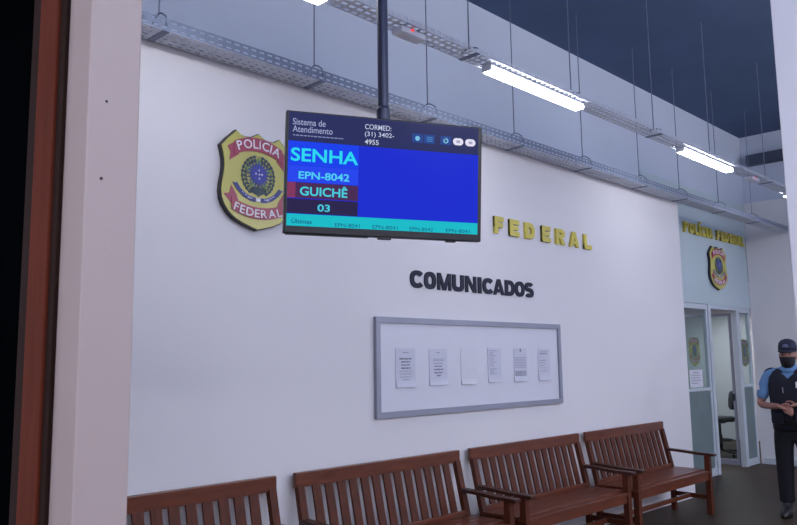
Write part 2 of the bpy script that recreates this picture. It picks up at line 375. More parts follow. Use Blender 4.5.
def curve_text(s, zc, zend, x0, x1, h_, y, bold=0.01):
    """each letter set along the sag of a ribbon; one mesh"""
    bm = bmesh.new(); ws = [glyph_width(c, bold) for c in s]; gap = 0.16; tot = sum(ws) + gap * (len(s) - 1); k = (x1 - x0) / tot; x = x0; half_w = (x1 - x0) / 2 * 1.12; mid = (x0 + x1) / 2
    for c, w_ in zip(s, ws):
        accent = c in 'ÍÊ'
        me = text_geo(c, w_ * k, h_, 0.003, bold); t = bmesh.new(); t.from_mesh(me); bpy.data.meshes.remove(me)
        cx = x + w_ * k / 2; u = (cx - mid) / half_w; z = zc + (zend - zc) * u * u; sl = math.atan2(2 * (zend - zc) * u, half_w)
        bmesh.ops.transform(t, matrix=Matrix.Translation((cx, y, z)) @ Matrix.Rotation(-sl, 4, 'Y') @ Matrix.Translation((-w_ * k / 2, 0, -h_ / 2)), verts=t.verts)
        me = bpy.data.meshes.new('t'); t.to_mesh(me); t.free(); bm.from_mesh(me); bpy.data.meshes.remove(me)
        x += (w_ + gap) * k
    return bm
def shield(label, group):
    o = thing('police_shield', label, 'shield', (0, 0, 0), 0, group)
    part('backing_plate', prism(bmesh.new(), outline, -0.002, -0.036), 'sh_black', o)
    fp = part('face', prism(bmesh.new(), inset(outline, 0.007), -0.0365, -0.042), 'sh_yellow', o)
    Y0, Y1 = -0.0425, -0.0455
    # upper ribbon
    t = bmesh.new(); prism(t, [(-0.185, 0.565), (-0.238, 0.527), (-0.215, 0.490), (-0.222, 0.437), (-0.150, 0.487)], Y0, Y1 + 0.001); prism(t, [(0.185, 0.565), (0.238, 0.520), (0.212, 0.480), (0.205, 0.430), (0.145, 0.487)], Y0, Y1 + 0.001)
    prism(t, arc_band(-0.190, 0.190, 0.574, 0.524, 0.092), Y1 + 0.0005, Y1 - 0.003)
    rb = part('ribbon', t, 'sh_red', o, label='red ribbon across the top')
    part('lettering', curve_text('POLÍCIA', 0.576, 0.530, -0.170, 0.172, 0.060, Y1 - 0.004), 'sh_white', rb)
    # lower ribbon
    t = bmesh.new(); prism(t, [(-0.20, 0.15), (-0.262, 0.212), (-0.222, 0.222), (-0.206, 0.275), (-0.165, 0.215), (-0.150, 0.17)], Y0, Y1 + 0.001); prism(t, [(0.20, 0.15), (0.262, 0.212), (0.222, 0.222), (0.206, 0.275), (0.165, 0.215), (0.150, 0.17)], Y0, Y1 + 0.001)
    prism(t, arc_band(-0.205, 0.205, 0.113, 0.158, 0.078), Y1 + 0.0005, Y1 - 0.003)
    rb = part('ribbon', t, 'sh_red', o, label='red ribbon across the bottom')
    part('lettering', curve_text('FEDERAL', 0.112, 0.152, -0.185, 0.185, 0.054, Y1 - 0.004), 'sh_white', rb)
    # emblem: wreath, star, disc with stars, blue name ribbon
    for sgn in (-1, 1):
        t = bmesh.new()
        for k in range(11):
            a = math.radians(200 - k * 17) if sgn < 0 else math.radians(-20 + k * 17)
            a = math.radians(-58 + k * 13.2)
            cx, cz = sgn * 0.112 * math.cos(a), 0.362 + 0.118 * math.sin(a)
            for dr, da in ((0.022, 0.5), (-0.018, -0.25)):
                th = a + 0.95 + da; L = 0.040
                dx, dz = math.cos(th), math.sin(th); px, pz = -dz, dx
                ox, oz = cx + dr * sgn * math.cos(a) * 0.6, cz + dr * math.sin(a) * 0.6
                prism(t, [(ox - sgn * dx * L / 2, oz - dz * L / 2), (ox + sgn * px * 0.011, oz + pz * 0.011), (ox + sgn * dx * L / 2, oz + dz * L / 2), (ox - sgn * px * 0.011, oz - pz * 0.011)], Y0, Y1)
        part('wreath_branch', t, 'sh_green', o)
    t = bmesh.new(); prism(t, star(0, 0.375, 0.122, 0.056), Y0, Y1 - 0.002); part('star', t, 'sh_lime', o)
    t = bmesh.new(); prism(t, star(0, 0.375, 0.098, 0.062, 20), Y1 - 0.0022, Y1 - 0.003); part('star_rays', t, 'sh_navy', o)
    t = bmesh.new(); prism(t, [(0.056 * math.cos(a / 24 * math.tau), 0.372 + 0.060 * math.sin(a / 24 * math.tau)) for a in range(24)], Y1 - 0.0032, Y1 - 0.005); ds = part('disc', t, 'sh_blue', o)
    t = bmesh.new()
    for sx, sz in ((0, 0.402), (-0.024, 0.376), (0.024, 0.376), (0.003, 0.346), (0.003, 0.374)): prism(t, star(sx, sz, 0.0095, 0.004), Y1 - 0.0052, Y1 - 0.0062)
    part('disc_stars', t, 'sh_white', ds)
    t = bmesh.new(); prism(t, [(-0.045, 0.290), (0.045, 0.290), (0.060, 0.255), (0.015, 0.235), (-0.015, 0.235), (-0.060, 0.255)], Y0, Y1); prism(t, [(-0.010, 0.32), (0.010, 0.32), (0.008, 0.225), (-0.008, 0.225)], Y1 - 0.0005, Y1 - 0.002)
    part('sword_hilt', t, 'sh_green', o)
    t = bmesh.new()
    for sgn in (-1, 1):
        prism(t, [(sgn * 0.020, 0.188), (sgn * 0.065, 0.192), (sgn * 0.115, 0.212), (sgn * 0.165, 0.252), (sgn * 0.198, 0.296), (sgn * 0.180, 0.292), (sgn * 0.165, 0.300), (sgn * 0.135, 0.262), (sgn * 0.100, 0.238), (sgn * 0.060, 0.222), (sgn * 0.020, 0.216)], Y0, Y1 - 0.001)
    nb = part('name_ribbon', t, 'sh_navy', o)
    t = bmesh.new()
    for sgn in (-1, 1):
        for (ax_, az_, bx_, bz_) in ((0.045, 0.207, 0.058, 0.209), (0.064, 0.211, 0.08, 0.216), (0.088, 0.220, 0.104, 0.227), (0.112, 0.233, 0.126, 0.243), (0.06, 0.203, 0.085, 0.209)):
            prism(t, [(sgn * ax_, az_), (sgn * bx_, bz_), (sgn * bx_, bz_ + 0.004), (sgn * ax_, az_ + 0.004)], Y1 - 0.0012, Y1 - 0.002)
    prism(t, [(-0.017, 0.192), (0.017, 0.192), (0.017, 0.215), (-0.017, 0.215)], Y1 - 0.001, Y1 - 0.002)
    part('ribbon_mark', t, 'sh_white', nb)
    return o
sh = shield('big yellow police shield on the white wall left of the television', 'police shields')
sh.location = (2.760, -0.001, 2.432); sh.scale = (0.965, 1.0, 0.96)
dup(sh, (11.09, 0.458, 2.562), 'yellow police shield on the grey-blue panel under the far entrance sign', (1.06, 1.0, 0.97))
dup(sh, (10.30, 0.511, 1.485), 'shield sticker on the glass left of the far doorway', (0.62, 0.1, 0.62))
dup(sh, (12.08, 0.511, 1.45), 'shield sticker on the glass right of the far doorway', (0.55, 0.1, 0.66))

def block_glyph(ch, w_, h_, depth, t):
    """heavy grotesque capital, w_ wide, h_ high, stems t thick, in the XZ plane facing -Y"""
    bm = bmesh.new(); yb, yf = 0.0, -depth; tv = t * 0.86
    cnt = [0]
    def P(*pts): cnt[0] += 1; prism(bm, list(pts), yb, yf - 0.0004 * cnt[0])
    R = lambda a, b_, c, d: P((a, c), (b_, c), (b_, d), (a, d))
    def ell(a0, a1, cx, cz, rx, rz, n=22, pw=0.82):
        out = []
        for i in range(n + 1):
            a = math.radians(a0 + (a1 - a0) * i / n); c, q = math.cos(a), math.sin(a)
            out.append((cx + rx * math.copysign(abs(c) ** pw, c), cz + rz * math.copysign(abs(q) ** pw, q)))
        return out
    def ring(a0, a1, cx, cz, rx, rz, n=22):
        A, B = ell(a0, a1, cx, cz, rx, rz, n), ell(a0, a1, cx, cz, rx - t, rz - tv, n)
        P(*(A + B[::-1]))
    if ch in 'MNA': t *= 0.84 if ch != 'M' else 0.72
    if ch == 'I': R(0, w_, 0, h_)
    elif ch == 'C': ring(38, 322, w_ * 0.52, h_ / 2, w_ * 0.52, h_ / 2)
    elif ch == 'O': ring(0, 182, w_ / 2, h_ / 2, w_ / 2, h_ / 2); ring(180, 362, w_ / 2, h_ / 2, w_ / 2, h_ / 2)
    elif ch == 'M':
        R(0, t, 0, h_); R(w_ - t, w_, 0, h_); k = t * 0.62
        P((0.2 * t, h_), (1.25 * t, h_), (w_ / 2 + k, 0), (w_ / 2 - k, 0)); P((w_ - 1.25 * t, h_), (w_ - 0.2 * t, h_), (w_ / 2 + k, 0), (w_ / 2 - k, 0))
    elif ch == 'N':
        R(0, t, 0, h_); R(w_ - t, w_, 0, h_); P((0.1 * t, h_), (t * 1.15, h_), (w_ - 0.1 * t, 0), (w_ - t * 1.15, 0))
    elif ch == 'U':
        rz = h_ * 0.36; R(0, t, rz, h_); R(w_ - t, w_, rz, h_); ring(180, 360, w_ / 2, rz + 0.002, w_ / 2, rz + 0.002)
    elif ch == 'A':
        k = t * 0.58
        P((0, 0), (t * 1.08, 0), (w_ / 2 + k * 0.9, h_), (w_ / 2 - k, h_)); P((w_ - t * 1.08, 0), (w_, 0), (w_ / 2 + k, h_), (w_ / 2 - k * 0.9, h_)); R(w_ * 0.24, w_ * 0.76, h_ * 0.17, h_ * 0.17 + tv * 0.8)
    elif ch == 'D':
        R(0, t, 0, h_); A = [(t * 0.9, h_)] + ell(90, -90, w_ * 0.42, h_ / 2, w_ * 0.58, h_ / 2) + [(t * 0.9, 0)]; B = [(t * 0.9, h_ - tv)] + ell(90, -90, w_ * 0.42, h_ / 2, w_ * 0.58 - t, h_ / 2 - tv) + [(t * 0.9, tv)]
        P(*(A + B[::-1]))
    elif ch == 'S':
        rz = (h_ + tv * 0.9) / 4; ring(28, 275, w_ / 2, h_ - rz, w_ / 2, rz); ring(95, -152, w_ / 2, rz, w_ / 2, rz)
    elif ch in 'FELRP':
        R(0, t, 0, h_)
        if ch in 'EL': R(0, w_, 0, tv)
        if ch in 'EF': R(0, w_, h_ - tv, h_); R(0, w_ * 0.88, h_ * 0.5 - tv * 0.45, h_ * 0.5 + tv * 0.45)
        if ch in 'RP':
            rz = h_ * 0.29; cz = h_ - rz; A = [(t * 0.9, h_)] + ell(90, -90, w_ * 0.5, cz, w_ * 0.48, rz) + [(t * 0.9, cz - rz)]; B = [(t * 0.9, h_ - tv * 0.85)] + ell(90, -90, w_ * 0.5, cz, w_ * 0.48 - t, rz - tv * 0.8) + [(t * 0.9, cz - rz + tv * 0.85)]
            P(*(A + B[::-1]))
            if ch == 'R': P((w_ * 0.36, h_ * 0.46), (w_ * 0.36 + t, h_ * 0.46), (w_, 0), (w_ - t * 1.15, 0))
    return mesh_of(bm, 'lettering')
# ------------------------------------------------------------------ wall lettering, every letter a thing
def placed_letters(word, spans, z, h_, depth, t, m, desc, group):
    for i, (c, (xa, xb)) in enumerate(zip(word, spans)):
        o = part('sign_letter', block_glyph(c, xb - xa, h_, depth, t), m, loc=(xa, -0.0005, z))
        pv = word[i - 1] if i else None; nx = word[i + 1] if i < len(word) - 1 else None
        where = f'between {pv} and {nx}' if pv and nx else (f'before {nx}, first of its word' if nx else f'after {pv}, last of its word')
        tag(o, f'{desc[0]} letter {c} {where} {desc[1]}', 'letter', group)
SP = [(4.187, 4.336), (4.343, 4.480), (4.497, 4.660), (4.677, 4.821), (4.839, 4.981), (5.004, 5.050), (5.068, 5.214), (5.213, 5.367), (5.379, 5.516), (5.523, 5.666), (5.676, 5.805)]
placed_letters('COMUNICADOS', [(a - 0.008, b_ - 0.008) for a, b_ in SP], 2.160, 0.136, 0.010, 0.042, 'navy', ('dark navy', 'in the COMUNICADOS heading'), 'letters of the noticeboard heading')
SP = [(5.232, 5.362), (5.450, 5.592), (5.685, 5.832), (5.950, 6.092), (6.185, 6.342), (6.425, 6.590), (6.690, 6.830)]
placed_letters('FEDERAL', SP, 2.695, 0.150, 0.022, 0.050, 'gold', ('large yellow', 'of FEDERAL right of the television'), 'large yellow wall letters')
x = 10.06; wsg = {'I': 0.05, 'Í': 0.05, 'L': 0.115, 'E': 0.115, 'F': 0.115, ' ': 0.09}
sg = 'POLÍCIA FEDERAL'; tot = sum(wsg.get(c, 0.14) for c in sg); gp = (2.13 - tot) / (len(sg) - 1)
for i, c in enumerate(sg):
    w_ = wsg.get(c, 0.14)
    if c != ' ':
        me = block_glyph('I' if c == 'Í' else c, w_, 0.145, 0.03, 0.042)
        if c == 'Í':
            bm = bmesh.new(); bm.from_mesh(me); bpy.data.meshes.remove(me); prism(bm, [(0.0, 0.155), (0.035, 0.155), (0.085, 0.195), (0.03, 0.195)], 0.0, -0.03); prism(bm, [(0.008, 0.14), (0.03, 0.14), (0.03, 0.157), (0.008, 0.157)], 0.0, -0.004); me = mesh_of(bm, 'lettering')
        o = part('sign_letter', me, 'gold', loc=(x, 0.459, 3.305))
        pv = sg[i - 1] if i > 0 and sg[i - 1] != ' ' else None; nx = sg[i + 1] if i < len(sg) - 1 and sg[i + 1] != ' ' else None
        where = f'between {pv} and {nx}' if pv and nx else (f'before {nx}, first of its word' if nx else f'after {pv}, last of its word')
        tag(o, f'small yellow letter {c} {where} in the far entrance sign', 'letter', 'yellow letters over the far entrance')
    x += w_ + gp

# ------------------------------------------------------------------ noticeboard and papers
nb = thing('noticeboard', 'wide white noticeboard in a grey frame under the dark heading', 'noticeboard', (4.987, 0, 1.203))
W2, H2, fw = 1.192, 0.724, 0.042
part('board_panel', box(-W2 + 0.03, W2 - 0.03, -0.014, -0.001, 0.03, H2 - 0.03), 'board', nb)
def mitre(a, b_, c, d): return [a, b_, c, d]
for pts in ([(-W2, 0), (W2, 0), (W2 - fw, fw), (-W2 + fw, fw)], [(-W2, H2), (W2, H2), (W2 - fw, H2 - fw), (-W2 + fw, H2 - fw)], [(-W2, 0), (-W2 + fw, fw), (-W2 + fw, H2 - fw), (-W2, H2)], [(W2, 0), (W2 - fw, fw), (W2 - fw, H2 - fw), (W2, H2)]):
    t = bmesh.new(); prism(t, pts, -0.001, -0.030); part('frame_bar', t, 'frame', nb)
def sheet_y(t): return -0.017 - 0.010 * max(0, 0.25 - t) / 0.25 * (max(0, 0.25 - t) / 0.25)
def paper(x0, x1, z0, z1, label, lines, m='paper'):
    o = thing('notice_sheet', label, 'paper', ((x0 + x1) / 2, 0, z0), 0, 'notices on the board')
    w_, h_ = x1 - x0, z1 - z0; t = bmesh.new(); n = 12; F = []; 
    for i in range(n + 1):
        v = i / n; y = sheet_y(v); F.append([t.verts.new((sx * w_ / 2, y, v * h_)) for sx in (-1, 1)])
    for a, b_ in zip(F, F[1:]): t.faces.new((a[0], a[1], b_[1], b_[0]))
    ob = part('sheet', t, m, o); sm = ob.modifiers.new('s', 'SOLIDIFY'); sm.thickness = 0.0012; sm.offset = 0
    for key in ('ink', 'ink_dark'):
        t = bmesh.new(); any_ = False
        for (v, a, b_, th, k) in lines:
            if k != key: continue
            any_ = True; x = a
            while x < b_ - 0.02:
                e = min(b_, x + random.uniform(0.10, 0.24)); y = sheet_y(v) - 0.0012
                bx(t, (x - 0.5) * w_, (e - 0.5) * w_, y - 0.0005, y, v * h_ - th / 2, v * h_ + th / 2); x = e + 0.025
        if any_: part('print', t, key, o)
        else: t.free()
D_, G_ = 'ink_dark', 'ink'
paper(4.000, 4.207, 1.415, 1.700, 'leftmost printed notice on the board, with bold centred lines', [(0.89, .35, .68, .008, G_), (.73, .18, .82, .011, D_), (.65, .26, .74, .010, D_), (.57, .26, .74, .009, D_), (.49, .26, .74, .011, D_), (.41, .16, .82, .006, G_), (.34, .18, .80, .006, G_), (.26, .2, .78, .006, G_), (.19, .34, .68, .007, G_)])
paper(4.362, 4.571, 1.420, 1.696, 'second notice from the left, its dark lines ending in a short one', [(0.9, .4, .6, .007, G_), (.72, .22, .82, .006, G_), (.68, .22, .82, .006, G_), (.6, .26, .74, .008, G_), (.52, .28, .7, .008, D_), (.43, .26, .76, .010, D_), (.34, .26, .76, .009, D_), (.26, .40, .62, .010, D_)])
paper(4.738, 4.929, 1.416, 1.694, 'faint blank sheet on the board, third from the left', [], 'paper_faint')
paper(5.087, 5.264, 1.420, 1.702, 'notice with text in a left column, fourth from the left', [(z, .12, .46 + .2 * (i % 3 == 0), .006, G_) for i, z in enumerate([.93, .88, .83, .78, .72, .66, .60, .54, .48, .40, .35, .30, .25])])
paper(5.450, 5.640, 1.418, 1.704, 'notice with a small dark crest on top and dense grey text', [(.94, .46, .56, .026, D_)] + [(z, .08, .92, .006, G_) for z in (.72, .67, .62, .57, .52, .47, .42)] + [(z, .06, .94, .010, G_) for z in (.30, .26, .22, .18)])
paper(5.815, 6.000, 1.418, 1.697, 'rightmost notice on the board, with one bold heading line', [(.93, .2, .8, .006, G_), (.86, .14, .76, .014, G_), (.64, .12, .66, .009, G_), (.56, .12, .6, .007, G_), (.48, .12, .56, .006, G_), (.4, .1, .8, .004, G_), (.3, .1, .8, .004, G_)])

# ------------------------------------------------------------------ television on its pole
A, T, R_ = -0.509, 0.068, -0.013
TVP = Vector((1.913, -2.058, 2.266))
tv = thing('television', 'flat screen television showing a blue queue display, hung from a pole', 'television', TVP)
tv.rotation_mode = 'QUATERNION'
rr = Vector((math.cos(A), math.sin(A), 0)); nn = Vector((math.sin(A), -math.cos(A), 0)); uu = Vector((0, 0, 1))
n2 = nn * math.cos(T) - uu * math.sin(T); u2 = uu * math.cos(T) + nn * math.sin(T)
r2 = rr * math.cos(R_) + u2 * math.sin(R_); u3 = u2 * math.cos(R_) - rr * math.sin(R_)
tv.rotation_quaternion = Matrix(((r2.x, -n2.x, u3.x), (r2.y, -n2.y, u3.y), (r2.z, -n2.z, u3.z))).to_quaternion()
t = bmesh.new(); bx(t, -0.3680, 0.3735, -0.002, 0.030, -0.2185, 0.2185, bev=0.004)
part('bezel', t, 'tv_black', tv)
t = bmesh.new(); bx(t, -0.30, 0.30, 0.028, 0.062, -0.20, 0.12, bev=0.01); part('back_cover', t, 'tv_black', tv)
t = bmesh.new(); bx(t, -0.025, 0.025, 0.0, 0.02, -0.226, -0.217, bev=0.003); part('sensor', t, 'tv_black', tv)
t = bmesh.new(); bx(t, -0.36, -0.06, 0.004, 0.026, -0.222, -0.2175, bev=0.001); part('lower_lip', t, 'tv_black', tv)
t = bmesh.new(); bx(t, 0.24, 0.275, 0.004, 0.026, -0.224, -0.2175, bev=0.001); part('stand_socket', t, 'tv_black', tv)
part('logo', text_geo('AOC', 0.020, 0.006, 0.0006, 0.01), screen_mat('logo_grey', (70, 75, 95), 0.6), tv, loc=(-0.010, -0.0026, -0.2065))
def quad(x0, x1, z0, z1, y, c, name, k=1.0, parent=tv, rnd=0.0, nobox=None):
    if rnd:
        pts = []; n = 6
        for cx, cz, a0 in ((x1 - rnd, z1 - rnd, 0), (x0 + rnd, z1 - rnd, 90), (x0 + rnd, z0 + rnd, 180), (x1 - rnd, z0 + rnd, 270)):
            pts += [(cx + rnd * math.cos(math.radians(a0 + 90 * i / n)), cz + rnd * math.sin(math.radians(a0 + 90 * i / n))) for i in range(n + 1)]
        g_ = prism(bmesh.new(), pts, y, y - 0.0003)
    else: g_ = box(x0, x1, y - 0.0003, y, z0, z1)
    return part(name, g_, c if not isinstance(c, tuple) else screen_mat('lit_' + name, c, k), parent)
scr = quad(-0.3585, 0.3585, -0.1915, 0.2125, -0.0022, (22, 42, 205), 'screen')
def onscr(name, x0, x1, z0, z1, c, lay=1, rnd=0.0): return quad(x0, x1, z0, z1, -0.0022 - 0.0004 * lay, c, name, 1.0, scr, rnd)
hd = onscr('header_band', -0.3585, 0.3585, 0.110, 0.2125, (38, 44, 92))
onscr('ticket_panel', -0.3585, -0.104, 0.024, 0.110, (20, 62, 235))
onscr('ticket_number_panel', -0.3585, -0.104, -0.035, 0.023, (34, 68, 236))
onscr('counter_panel', -0.3585, -0.104, -0.092, -0.037, (72, 40, 82)); onscr('counter_panel', -0.3585, -0.33, -0.092, -0.037, (128, 52, 92), 2)
onscr('counter_number_panel', -0.3585, -0.104, -0.147, -0.095, (40, 32, 74))
onscr('ticker_strip', -0.3585, 0.3585, -0.1915, -0.149, (20, 186, 200))
def stext(s, x0, x1, z0, h_, c, bold=0.0, lay=3):
    part('screen_text', text_geo(s, x1 - x0, h_, 0.0003, bold), screen_mat('lit_text', c), scr, loc=(x0, -0.0022 - 0.0004 * lay, z0))
CY = (40, 214, 240)
stext('SENHA', -0.349, -0.106, 0.038, 0.048, CY, 0.02)
stext('EPN-8042', -0.320, -0.137, -0.024, 0.027, (80, 205, 240), 0.02)
stext('GUICHÊ', -0.314, -0.143, -0.083, 0.040, (70, 205, 225), 0.02)
stext('03', -0.250, -0.205, -0.137, 0.026, (70, 200, 225), 0.02)
LT = (158, 166, 205)
stext('Sistema de', -0.345, -0.228, 0.168, 0.023, LT, 0.004); stext('Atendimento', -0.345, -0.202, 0.142, 0.023, LT, 0.004)
x = -0.343
while x < -0.165:
    e = x + random.uniform(0.006, 0.013); onscr('fine_print', x, min(e, -0.163), 0.1285, 0.1325, (128, 135, 180), 3); x = e + 0.003
stext('CORMED:', -0.083, 0.016, 0.173, 0.019, (190, 198, 225), 0.004); stext('(31) 3402-', -0.083, 0.027, 0.143, 0.022, (190, 198, 225), 0.004); stext('4955', -0.083, -0.031, 0.118, 0.018, (200, 206, 230), 0.006)
for xc in (0.117, 0.163, 0.228):
    onscr('icon_tile', xc - 0.021, xc + 0.021, 0.139, 0.172, (34, 66, 140), 2, 0.002)
t = prism(bmesh.new(), [(0.117 + 0.009 * math.cos(a / 14 * math.tau), 0.155 + 0.009 * math.sin(a / 14 * math.tau)) for a in range(14)], -0.0034, -0.0037); part('icon', t, screen_mat('lit_icon', (120, 190, 225)), scr)
t = bmesh.new()
for k in range(3): bx(t, 0.153, 0.176, -0.0037, -0.0034, 0.1465 + k * 0.007, 0.150 + k * 0.007)
part('icon', t, screen_mat('lit_icon', (70, 130, 190)), scr)
t = bmesh.new()
for k in range(16):
    if k in (3, 4, 5): continue
    a0, a1 = k / 16 * math.tau, (k + 1) / 16 * math.tau
    prism(t, [(0.228 + r * math.cos(a), 0.155 + r * math.sin(a)) for r, a in ((0.006, a0), (0.010, a0), (0.010, a1), (0.006, a1))], -0.0034, -0.0037)
bx(t, 0.2267, 0.2293, -0.0037, -0.0034, 0.156, 0.167)
part('icon', t, screen_mat('lit_icon', (130, 195, 225)), scr)
for xc, zc in ((0.277, 0.155), (0.326, 0.155)):
    onscr('round_button', xc - 0.0205, xc + 0.0205, zc - 0.0135, zc + 0.0135, (226, 222, 240), 2, 0.0134)
    onscr('icon', xc - 0.007, xc + 0.008, zc - 0.005, zc + 0.005, (165, 165, 190), 3, 0.003)
TK = (16, 84, 122)
stext('Últimas', -0.341, -0.269, -0.183, 0.020, TK, 0.01)
for s, a, b_ in (('EPN-8041', -0.186, -0.095), ('EPN-8041', -0.048, 0.046), ('EPN-8042', 0.092, 0.182), ('EPN-8041', 0.233, 0.327)): stext(s, a, b_, -0.1885, 0.0135, TK, 0.0)
# mount
PX, PY = TVP.x + 0.487 * 0.105 + 0.019, TVP.y + 0.873 * 0.105 - 0.011
mt = thing('tv_ceiling_mount', 'dark steel pole from the ceiling that carries the television', 'tv mount', (PX, PY, 5.099))
t = bmesh.new(); loft(t, [(0, 0, -2.588, 0.021, 0.021), (0, 0, -0.002, 0.021, 0.021)], 20); part('pole', t, 'pole', mt, smooth=False)
t = bmesh.new(); loft(t, [(0, 0, -0.06, 0.035, 0.035), (0, 0, -0.012, 0.04, 0.04), (0, 0, -0.012, 0.08, 0.08), (0, 0, 0, 0.08, 0.08)], 24); part('ceiling_plate', t, 'pole', mt)
t = bmesh.new(); loft(t, [(0, 0, -2.586, 0.027, 0.027), (0, 0, -2.54, 0.027, 0.027), (0, 0, -2.53, 0.0215, 0.0215)], 20); part('pole_collar', t, 'pole', mt)
t = bmesh.new(); bx(t, 0.002, 0.042, 0.084, 0.124, -0.15, 0.232, bev=0.004); bx(t, -0.10, 0.10, 0.063, 0.083, -0.12, 0.06, bev=0.003); part('mount_arm', t, 'pole', tv)

# ------------------------------------------------------------------ benches
def make_bench(label):
    o = thing('wooden_bench', label, 'bench', (0, 0, 0), 0, 'wooden benches along the white wall')
    L = 1.592; seat_z = 0.45
    def by(z): return -0.150 + (z - 0.45) / 0.45 * 0.105      # lean of the back
    t = bmesh.new(); bar(t, (0, by(0.865), 0.872), (L, by(0.865), 0.872), 0.032, 0.092, bev=0.006); part('top_rail', t, 'wood', o)
    for x in (0.035, L - 0.035):
        t = bmesh.new(); bar(t, (x, -0.158, 0.0), (x, -0.155, 0.44), 0.055, 0.045, upv=(0, 1, 0)); bar(t, (x, by(0.43), 0.43), (x, by(0.84), 0.84), 0.055, 0.040, upv=(0, 1, 0)); part('back_post', t, 'wood_v', o)
    t = bmesh.new(); bar(t, (0.06, by(0.46), 0.466), (L - 0.06, by(0.46), 0.466), 0.028, 0.034); part('lower_back_rail', t, 'wood', o)
    n = 13
    for k in range(n):
        x = 0.062 + (L - 0.124) * (k + 1) / (n + 1)
        t = bmesh.new(); bar(t, (x, by(0.476), 0.476), (x, by(0.835), 0.835), 0.066, 0.016, bev=0.003, upv=(0, 1, 0)); part('slat', t, 'wood_v', o)
    t = bmesh.new(); dep = [-0.570, -0.500, -0.428, -0.356, -0.284, -0.212, -0.150]
    for a, b_ in zip(dep, dep[1:]):
        za = 0.437 if a < -0.53 else 0.448
        bx(t, 0.0, L, a + 0.002, b_ - 0.002, za - 0.022 - (0.0), za, bev=0.004)
    part('seat', t, 'wood', o)
    t = bmesh.new(); bx(t, 0.06, L - 0.06, -0.556, -0.531, 0.345, 0.414, bev=0.003); part('apron', t, 'wood', o)
    for sx, x in ((-1, 0.030), (1, L - 0.030)):
        t = bmesh.new(); bar(t, (x, -0.545, 0.0), (x, -0.545, 0.592), 0.055, 0.055, upv=(0, 1, 0)); part('front_leg', t, 'wood_v', o)
        t = bmesh.new(); pts = [(-0.118, 0.628), (-0.27, 0.620), (-0.44, 0.606), (-0.55, 0.604), (-0.622, 0.600)]
        for (ya, za), (yb, zb) in zip(pts, pts[1:]): bar(t, (x, ya, za), (x, yb - 0.004, zb), 0.068, 0.026, bev=0.004)
        part('armrest', t, 'wood_arm', o)
        t = bmesh.new(); bar(t, (x, -0.16, 0.175), (x, -0.54, 0.17), 0.026, 0.045); bar(t, (x, -0.16, 0.395), (x, -0.54, 0.39), 0.026, 0.06); part('side_stretcher', t, 'wood_v', o)
    t = bmesh.new(); bar(t, (0.05, -0.335, 0.172), (L - 0.05, -0.335, 0.172), 0.03, 0.04); part('long_stretcher', t, 'wood', o)
    return o
bn = make_bench('nearest wooden bench, cut off by the pinkish wall end at left')
bn.location = (1.308, 0, 0)
dup(bn, (3.046, 0, 0), 'brown slatted bench directly below the left half of the noticeboard')
dup(bn, (4.770, 0, 0), 'brown slatted bench below the right end of the noticeboard')
dup(bn, (6.482, 0, 0), 'farthest brown slatted bench, at the end of the white wall')

# ------------------------------------------------------------------ office stool behind the doorway, paper on the glass
st = thing('office_chair', 'tall black swivel chair seen through the far doorway', 'chair', (12.84, 1.28, 0), math.radians(-62))
t = bmesh.new(); loft(t, [(0, 0, 0.565, 0.22, 0.21), (0, 0, 0.580, 0.26, 0.25), (0, 0, 0.615, 0.26, 0.25), (0, 0, 0.635, 0.22, 0.21)], 28); part('seat', t, 'chair', st, smooth=True)
t = bmesh.new()
loft(t, [(0.205, 0, 0.75, 0.03, 0.12), (0.208, 0, 0.79, 0.05, 0.21), (0.215, 0, 0.90, 0.052, 0.225), (0.225, 0, 1.01, 0.046, 0.20), (0.23, 0, 1.05, 0.022, 0.12)], 24); part('backrest', t, 'chair', st, smooth=True)
t = bmesh.new(); tubeline(t, [(0.05, 0, 0.555), (0.22, 0, 0.56), (0.275, 0, 0.62), (0.262, 0, 0.86)], 0.014); part('back_support', t, 'chair_m', st)
t = bmesh.new(); loft(t, [(0, 0, 0.09, 0.035, 0.035), (0, 0, 0.34, 0.035, 0.035), (0, 0, 0.34, 0.024, 0.024), (0, 0, 0.53, 0.024, 0.024), (0, 0, 0.53, 0.10, 0.10), (0, 0, 0.566, 0.12, 0.12)], 16); part('column', t, 'chair_m', st)
t = bmesh.new(); tubeline(t, [(0.20 * math.cos(a / 24 * math.tau), 0.20 * math.sin(a / 24 * math.tau), 0.26) for a in range(25)], 0.010)
for k in range(3): tubeline(t, [(0.03 * math.cos(k * 2.094), 0.03 * math.sin(k * 2.094), 0.26), (0.20 * math.cos(k * 2.094), 0.20 * math.sin(k * 2.094), 0.26)], 0.008)
part('foot_ring', t, 'chair_m', st)
for k in range(5):
    a = k * math.tau / 5 + 0.3; c_, s_ = math.cos(a), math.sin(a)
    t = bmesh.new(); bar(t, (0.02 * c_, 0.02 * s_, 0.105), (0.30 * c_, 0.30 * s_, 0.075), 0.042, 0.03); lg = part('base_leg', t, 'chair_m', st)
    t = bmesh.new(); loft(t, [(0, 0, -0.012, 0.026, 0.026), (0, 0, 0.012, 0.026, 0.026)], 14)
    bmesh.ops.rotate(t, matrix=Matrix.Rotation(math.radians(90), 3, 'X') , verts=t.verts); bmesh.ops.rotate(t, matrix=Matrix.Rotation(a + 0.6, 3, 'Z'), verts=t.verts)
    part('caster', t, 'chair_m', lg, loc=(0.285 * c_, 0.285 * s_, 0.027))
pn = thing('paper_notice', 'white paper notice stuck to the glass left of the far doorway', 'paper', (10.265, 0.4935, 1.205))
part('sheet', box(-0.20, 0.20, -0.0025, -0.0005, 0, 0.235), 'board', pn)
t = bmesh.new()
